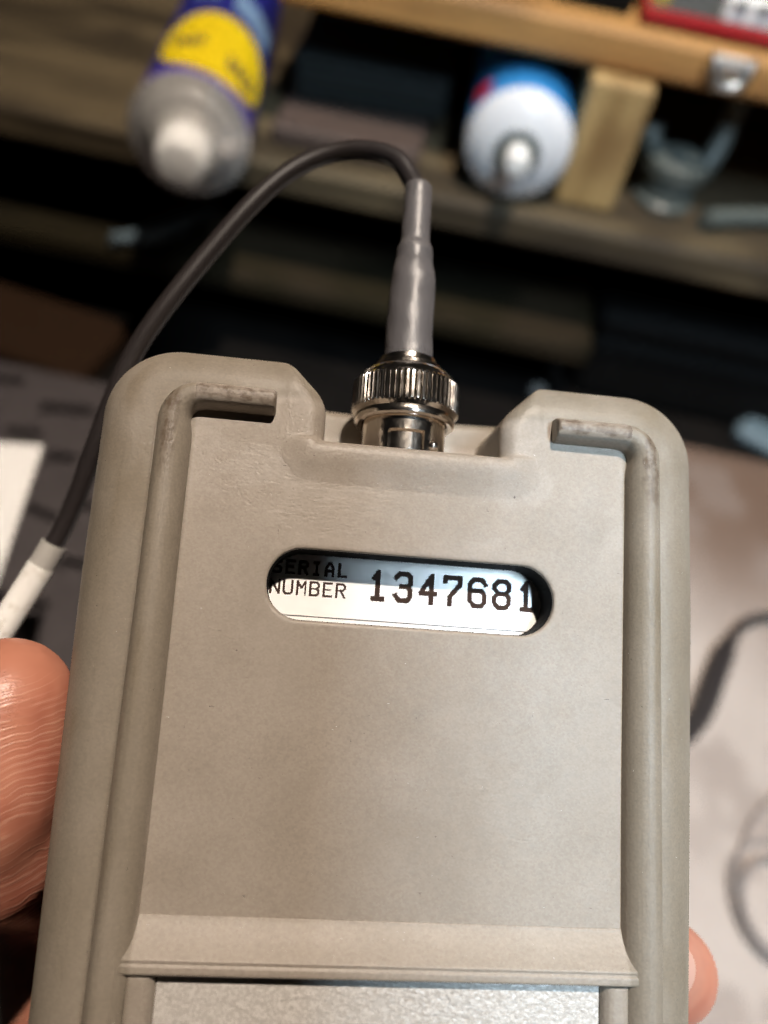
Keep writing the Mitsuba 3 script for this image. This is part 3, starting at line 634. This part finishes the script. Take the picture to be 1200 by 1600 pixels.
# ------------------------------------------------------------------ plug and cable
C_ = 'coax_cable'
def knurl(r, s, th):
    k = ((s > 36.15) & (s < 40.25)); tooth = np.abs(((th * 64 / (2 * np.pi)) % 1) - 0.5) * 2
    return np.where(k, r - 0.34 * (1 - np.clip(1.9 * tooth, 0, 1)), r)
prof = [(6.15, 36.4), (6.15, 34.5), (6.4, 34.25), (6.85, 34.2), (7.2, 34.45), (7.3, 34.9), (7.2, 35.3), (7.15, 35.5), (7.35, 35.75), (7.6, 36.0), (7.75, 36.2)] + [(7.78, s) for s in np.linspace(36.5, 39.9, 9)] + \
       [(7.75, 40.2), (7.45, 40.5), (7.15, 40.8), (6.95, 41.3), (6.2, 42.0), (5.3, 42.5), (4.7, 42.65)]
put(C_ + '__coupling_ring', on_axis(lathe(prof, 64 * 10, True, knurl)), 'nickel', 28, True)
put(C_ + '__collar', on_axis(lathe([(5.2, 42.3), (5.05, 43.1), (4.6, 43.4), (4.3, 43.6), (4.2, 44.3), (3.3, 44.5)], 64, True)), 'nickel', 30, True)
def slotted(r, s, th):
    a = (th - math.radians(-3) + np.pi) % (2 * np.pi) - np.pi          # th = 0 looks out of the instrument's back
    return np.where((np.abs(a) < math.radians(24)) & (s < 32.3), r - 0.55, r)
put(C_ + '__bayonet_sleeve', on_axis(lathe([(5.7, 25.0)] + [(5.95, s) for s in np.linspace(25.4, 36.5, 46)], 180, True, slotted)), 'nickel', 30, True)
rr_ = [(3.35, 43.9), (3.55, 44.3), (3.5, 46), (3.48, 50), (3.42, 55), (3.36, 57.6), (3.05, 59.2), (2.78, 60.2), (2.78, 61.0), (2.84, 61.8), (2.72, 62.6), (2.34, 63.2), (2.22, 64), (2.14, 68), (2.08, 72.4), (2.0, 73.2), (1.7, 73.5), (1.45, 73.4)]
ys_ = np.linspace(43.9, 73.4, 110); rs_ = np.interp(ys_, [b for a, b in rr_], [a for a, b in rr_])
bt = lathe(np.stack([rs_, ys_], 1), 56, True); v = np.asarray(bt.vertices).copy()
wob = 0.10 * (meshkit.fbm(v * 0.35, 2, 3) - 0.5); c2 = v[:, [0, 2]]; v[:, [0, 2]] = c2 * (1 + wob[:, None] * 1.2); bt = trimesh.Trimesh(v, bt.faces, process=False)
put(C_ + '__strain_relief', on_axis(bt), 'shrink_tube', True, True)
cab = [(PX, 71.0, -9.0), (-1.0, 73.4, -9.4), (-1.9, 75.5, -10.0), (-3.3, 77.9, -10.5), (-5.6, 79.8, -11.4), (-8.6, 80.9, -12.5), (-13.2, 81.1, -14.0), (-19.1, 78.6, -15.1), (-25.7, 72.1, -16.1), (-32.0, 63.3, -17.5), (-37.7, 54.4, -18.8),
       (-42.6, 45.5, -20.6), (-45.6, 36.9, -22.6), (-48.3, 28.0, -25.2), (-50.8, 20.4, -27.5), (-53.7, 13.2, -28.7), (-59.0, 1.9, -29.5), (-62.9, -7.0, -28.6), (-74, -28, -31), (-86, -52, -50), (-100, -75, -90), (-125, -100, -140)]
cp = spline(cab, 300)
put(C_ + '__jacket', tube(cp, 1.54, 28), 'cable_jacket', True, True)
i0 = int(np.argmin(np.linalg.norm(cp - np.array([-53.9, 12.8, -28.7]), axis=1))); i1 = int(np.argmin(np.linalg.norm(cp - np.array([-74, -28, -31]), axis=1)))
put(C_ + '__sleeve_end', tube(cp[i0 - 3:i0 + 2], 2.02, 28), 'marker_clear', 40, True)
put(C_ + '__marker_sleeve', tube(cp[i0 + 1:i1], 2.16, 28), 'marker_white', 40, True)
mk = []
for j in range(i0 + 13, i0 + 24, 4):
    mk.append(tube(cp[j:j + 2] + np.array([0.3, 0.2, 1.30]), 0.9, 10))
put(C_ + '__marker_print', trimesh.util.concatenate(mk), 'dark_grey', True, True)
tag(C_, 'thin dark coaxial cable with knurled nickel plug, grey boot and white marker sleeve', 'cable')

# ------------------------------------------------------------------ the left hand that holds it: thumb along the left side, finger end showing at the right
TH = [(-40, -84, -74), (-53.5, -38, -54), (-53.0, -27.0, -18.5), (-50.4, -7.6, -12.0)]
def hand_sdf(X, Y, Z):
    p = np.maximum(ellip(X, Y, Z, (-4, -82, -56), (48, 50, 16)), -Z - 76)
    d = smin(p, capsule(X, Y, Z, (-6, -110, -62), (-14, -185, -92), 27, 25), 20)                # wrist, forearm
    d = smin(d, ellip(X, Y, Z, (-36, -86, -64), (20, 30, 17)), 10)                             # ball of the thumb
    t = capsule(X, Y, Z, TH[0], TH[1], 14, 11.5)
    t = smin(t, capsule(X, Y, Z, TH[1], TH[2], 11.2, 9.6), 3)
    t = smin(t, capsule(X, Y, Z, TH[2], TH[3], 9.9, 8.4), 2.5)
    t = smin(t, ellip(X, Y, Z, (-50.8, -16, -10.6), (8.6, 13.5, 8.4)), 3)                         # pad
    d = smin(d, t, 6)
    for k, (bx, by, tipy, r, dx) in enumerate([(30, -52, -33.6, 6.9, -0.1), (33, -75, -57, 8.0, 1.0), (33, -95, -77, 7.7, 0.6), (28, -113, -95, 6.8, -1.5)]):
        P0, P1, P2, P3 = (bx - 16, by, -55), (46.5 + dx, by + 2, -47), (47.5 + dx, by + 9, -27), (35.6 + dx, tipy, -12.5)
        f = smin(capsule(X, Y, Z, P0, P1, r + 2.2, r + 1.2), smin(capsule(X, Y, Z, P1, P2, r + 1.1, r + 0.2), capsule(X, Y, Z, P2, P3, r + 0.1, r - 1.2), 1.8), 1.8)
        d = smin(d, f, 2.2) if k else smin(d, f, 2.2)
    # flesh stays outside the hard instrument
    return d
def clear_of_meter(X, Y, Z):
    return np.maximum(np.abs(X + 0.55) - 39.9 + 1.0 * np.clip((10 - Y) / 52, 0, 1.6), np.maximum(-(Z + 33), Y - 40))
hm = surface_nets(lambda X, Y, Z: smax(hand_sdf(X, Y, Z), -clear_of_meter(X, Y, Z), 0.8), (-66, -200, -122), (64, 6, 4), 1.0)
trimesh.smoothing.filter_taubin(hm, iterations=6)
put('hand', hm, 'skin', True, True)
def nail_sdf(c, axis, outn, L, W):
    axis = np.array(axis, float); axis /= np.linalg.norm(axis); outn = np.array(outn, float); outn -= axis * (outn @ axis); outn /= np.linalg.norm(outn); side = np.cross(axis, outn)
    def f(X, Y, Z):
        u = (X - c[0]) * axis[0] + (Y - c[1]) * axis[1] + (Z - c[2]) * axis[2]; v = (X - c[0]) * side[0] + (Y - c[1]) * side[1] + (Z - c[2]) * side[2]; w = (X - c[0]) * outn[0] + (Y - c[1]) * outn[1] + (Z - c[2]) * outn[2]
        pl_ = (np.abs(u / L) ** 2.8 + np.abs(v / W) ** 2.8) ** (1 / 2.8) - 1
        return smax(smax(pl_ * min(L, W), hand_sdf(X, Y, Z) - 0.35, 0.3), -w, 0.3)
    return f
put('hand__nail', surface_nets(nail_sdf((-55, -9, -15), (0.15, 0.93, 0.2), (-0.85, 0.1, -0.3), 7.5, 6.0), (-66, -22, -28), (-50, 6, -4), 0.4), 'nail', True, True)
put('hand__nail', surface_nets(nail_sdf((38.8, -38.6, -13.5), (-0.62, 0.42, 0.66), (0.60, -0.05, 0.80), 6.0, 4.8), (28, -54, -28), (54, -26, 2), 0.35), 'nail', True, True)
tag('hand', 'left hand holding the instrument from behind, wrinkled thumb along its left side', 'hand')
